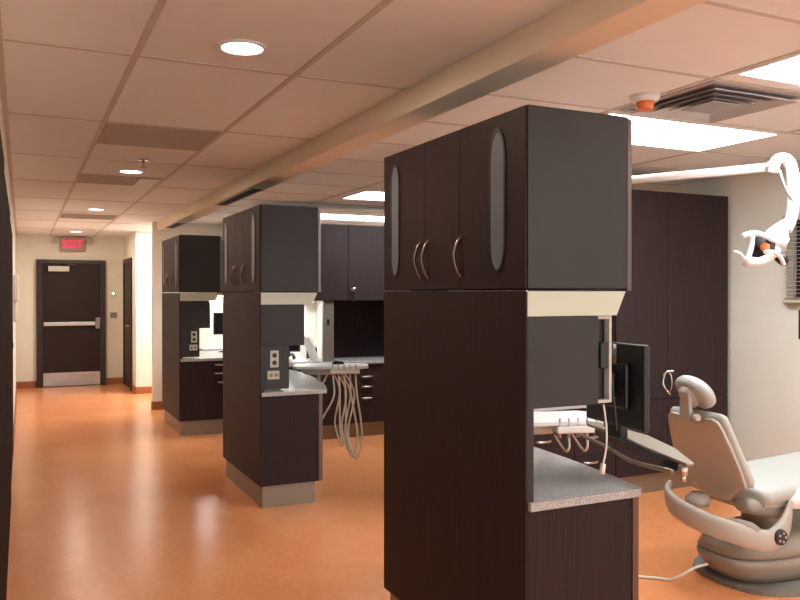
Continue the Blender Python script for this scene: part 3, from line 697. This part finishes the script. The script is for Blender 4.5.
# side beam wrapping round the back
path = [(3.10, 3.15, .50), (3.05, 3.12, .46), (3.01, 3.02, .415), (3.03, 2.86, .375), (3.10, 2.75, .345), (3.20, 2.70, .31), (3.29, 2.69, .295), (3.37, 2.69, .325), (3.43, 2.70, .39), (3.48, 2.72, .46)]
def beam(path, hw, hh):
    P = [Vector(p) for p in path]; Qp = []
    for i in range(len(P) - 1):
        p0 = P[max(i - 1, 0)]; p1 = P[i]; p2 = P[i + 1]; p3 = P[min(i + 2, len(P) - 1)]
        for k in range(6):
            s_ = k / 6; Qp.append(.5 * ((2 * p1) + (p2 - p0) * s_ + (2 * p0 - 5 * p1 + 4 * p2 - p3) * s_ * s_ + (3 * p1 - p0 - 3 * p2 + p3) * s_ ** 3))
    Qp.append(P[-1]); secs = []; N = len(Qp); prev = None
    for i, q in enumerate(Qp):
        d_ = (Qp[min(i + 1, N - 1)] - Qp[max(i - 1, 0)]).normalized()
        side = Vector((-d_.y, d_.x, 0))
        if side.length < .3 and prev is not None: side = prev
        side.normalize()
        if prev is not None: side = (prev * .6 + side * .4).normalized()
        prev = side; up = d_.cross(side).normalized(); e = min(1, .35 + 3 * min(i, N - 1 - i) / N)
        secs.append((q, side * hw * e, up * hh * e, 2.6))
    return MB().loft(secs, 18)
beam(path, .024, .054).build('side_beam', 'shell', t)
MB().loft([((3.10, 2.757, .36), (.018, -.028, 0), (0, 0, .052), 3), ((3.135, 2.735, .348), (.018, -.034, 0), (0, 0, .060), 3), ((3.18, 2.715, .333), (.014, -.034, 0), (0, 0, .062), 3), ((3.215, 2.708, .318), (.01, -.030, 0), (0, 0, .054), 3)]).build('beam_sleeve', 'shell2', t)
MB().cyl((3.335, 2.668, .312), (3.335, 2.652, .312), .040, .036, 24).build('control_disc', 'panel', t)
for k in range(5):
    an = 2 * PI * k / 5
    MB().cyl((3.335 + .022 * math.cos(an), 2.653, .312 + .022 * math.sin(an)), (3.335 + .022 * math.cos(an), 2.649, .312 + .022 * math.sin(an)), .006, seg=10).build('button', 'alu', t)
# backrest: shell and cushion
up = Vector((-.39, 0, .92)).normalized(); fw = Vector((up.z, 0, -up.x))
b0 = Vector((3.235, CY, .455)); H_ = .455
def bp(s_, side, f_=0): return b0 + up * (s_ * H_) + Vector((0, side, 0)) + fw * f_
def back_outline(sc=1.0):
    L_ = [(-.02, .055), (.0, .09), (.10, .13), (.22, .215), (.42, .212), (.7, .195), (.88, .178), (.965, .165), (1.0, .13), (.99, .09), (.955, .045), (.95, 0)]
    return [(s_, q * sc) for s_, q in L_]
def slab(f0, f1, name, mat, sc=1.0, dome=0):
    ol = back_outline(sc); loop = [(s_, q) for s_, q in ol] + [(s_, -q) for s_, q in ol[-2::-1]]
    b = bmesh.new(); rings = []
    for (ff, k) in ((f0, .94), (f0 + (f1 - f0) * .2, 1), (f0 + (f1 - f0) * .8, 1), (f1, .93)):
        rings.append([b.verts.new(bp(.5 + (s_ - .5) * (k + .02), q * k, ff)) for s_, q in loop])
    n = len(loop)
    for A, C in zip(rings, rings[1:]):
        for i in range(n): b.faces.new((A[i], A[(i + 1) % n], C[(i + 1) % n], C[i]))
    b.faces.new(rings[0]); b.faces.new(rings[-1][::-1])
    m = MB(); m._merge(b)
    return m.build(name, mat, t)
slab(0, .022, 'back_shell', 'shell')
MB().pad(bp(.16, 0, .05), bp(1.03, 0, .05), (0, .232, 0), fw * .036, 3.2, .03, tu=.78, tv=.85).build('back_cushion', 'vinyl', t)
# headrest
hc = Vector((3.065, CY, .99)); hn = Vector((.78, -.18, .55)).normalized()
hu = Vector((0, 1, 0)); hu = (hu - hn * hu.dot(hn)).normalized(); hv = hn.cross(hu)
secs = []
for f_, k in ((-.012, .55), (-.008, .85), (0, .97), (.02, 1.04), (.042, 1.0), (.055, .86), (.062, .6), (.064, .2)):
    secs.append((hc + hn * f_, hu * .125 * k, hv * .085 * k, 2.3))
MB().loft(secs, 28).build('headrest_cushion', 'vinyl', t)
hb = MB().loft([(hc - hn * .05, hu * .035, hv * .04, 3), (hc - hn * .035, hu * .05, hv * .055, 3), (hc - hn * .01, hu * .055, hv * .06, 3), (hc + hn * .005, hu * .05, hv * .055, 3)])
hb.build('headrest_knuckle', 'shell', t)
MB().prism([(CY - .045, .865), (CY + .03, .865), (CY + .022, 1.0), (CY - .038, 1.0)], 'x', 3.005, 3.03, bev=.006).build('headrest_post', 'shell', t)
MB().tube([(3.02, CY + .10, .98), (3.0, CY + .13, 1.03), (3.01, CY + .125, 1.09), (3.04, CY + .10, 1.10)], .005, 8, 5).build('headrest_lever', 'chrome', t)
MB().cyl((3.018, CY - .055, .885), (3.018, CY - .09, .885), .02, .016).build('headrest_knob', 'shell', t)
# seat
MB().pad((3.30, CY, .485), (4.15, CY, .53), (0, .26, 0), (-.008, 0, .06), 3.2, .04, tu=.95, tv=.9).build('seat_cushion', 'vinyl', t)
MB().prism([(3.31, .44), (3.38, .425), (4.0, .47), (4.1, .53), (3.32, .47)], 'y', CY - .235, CY + .235, bev=.01).build('seat_shell', 'shell', t)
MB().pad((4.1, CY, .55), (4.85, CY, .42), (0, .22, 0), (.02, 0, .045), 3.2, .04, tu=.8, tv=.8).build('leg_rest', 'vinyl', t)
MB().pad((3.22, 2.80, .455), (3.50, 2.80, .385), (0, .055, 0), (.008, 0, .038), 2.6, .03).build('hip_bolster', 'shell2', t)
MB().loft([((3.14, 3.0, .41), (.05, 0, 0), (0, .05, 0), 2.4), ((3.14, 3.0, .445), (.06, 0, 0), (0, .06, 0), 2.4), ((3.15, 3.0, .475), (.035, 0, 0), (0, .04, 0), 2.4)]).build('hinge_cover', 'shell', t)
MB().loft([((3.53, 2.73, .42), (.05, 0, 0), (0, .03, 0), 2.4), ((3.54, 2.73, .47), (.07, 0, 0), (0, .035, 0), 2.4), ((3.56, 2.74, .52), (.05, 0, 0), (0, .03, 0), 2.4)]).build('arm_pivot', 'white', t)
cb = MB().tube([(3.20, 2.99, .10), (3.13, 3.01, .085), (3.06, 3.04, .045), (3.04, 3.09, .012), (3.0, 3.15, .008), (2.95, 3.19, .008), (2.88, 3.25, .008)], .007, 8, 6)
tag(cb.build('power_cable', 'hose'), 'thin cream cable running over the orange floor to the dental chair', 'cable')
# ------------------------------------------------------------------ end
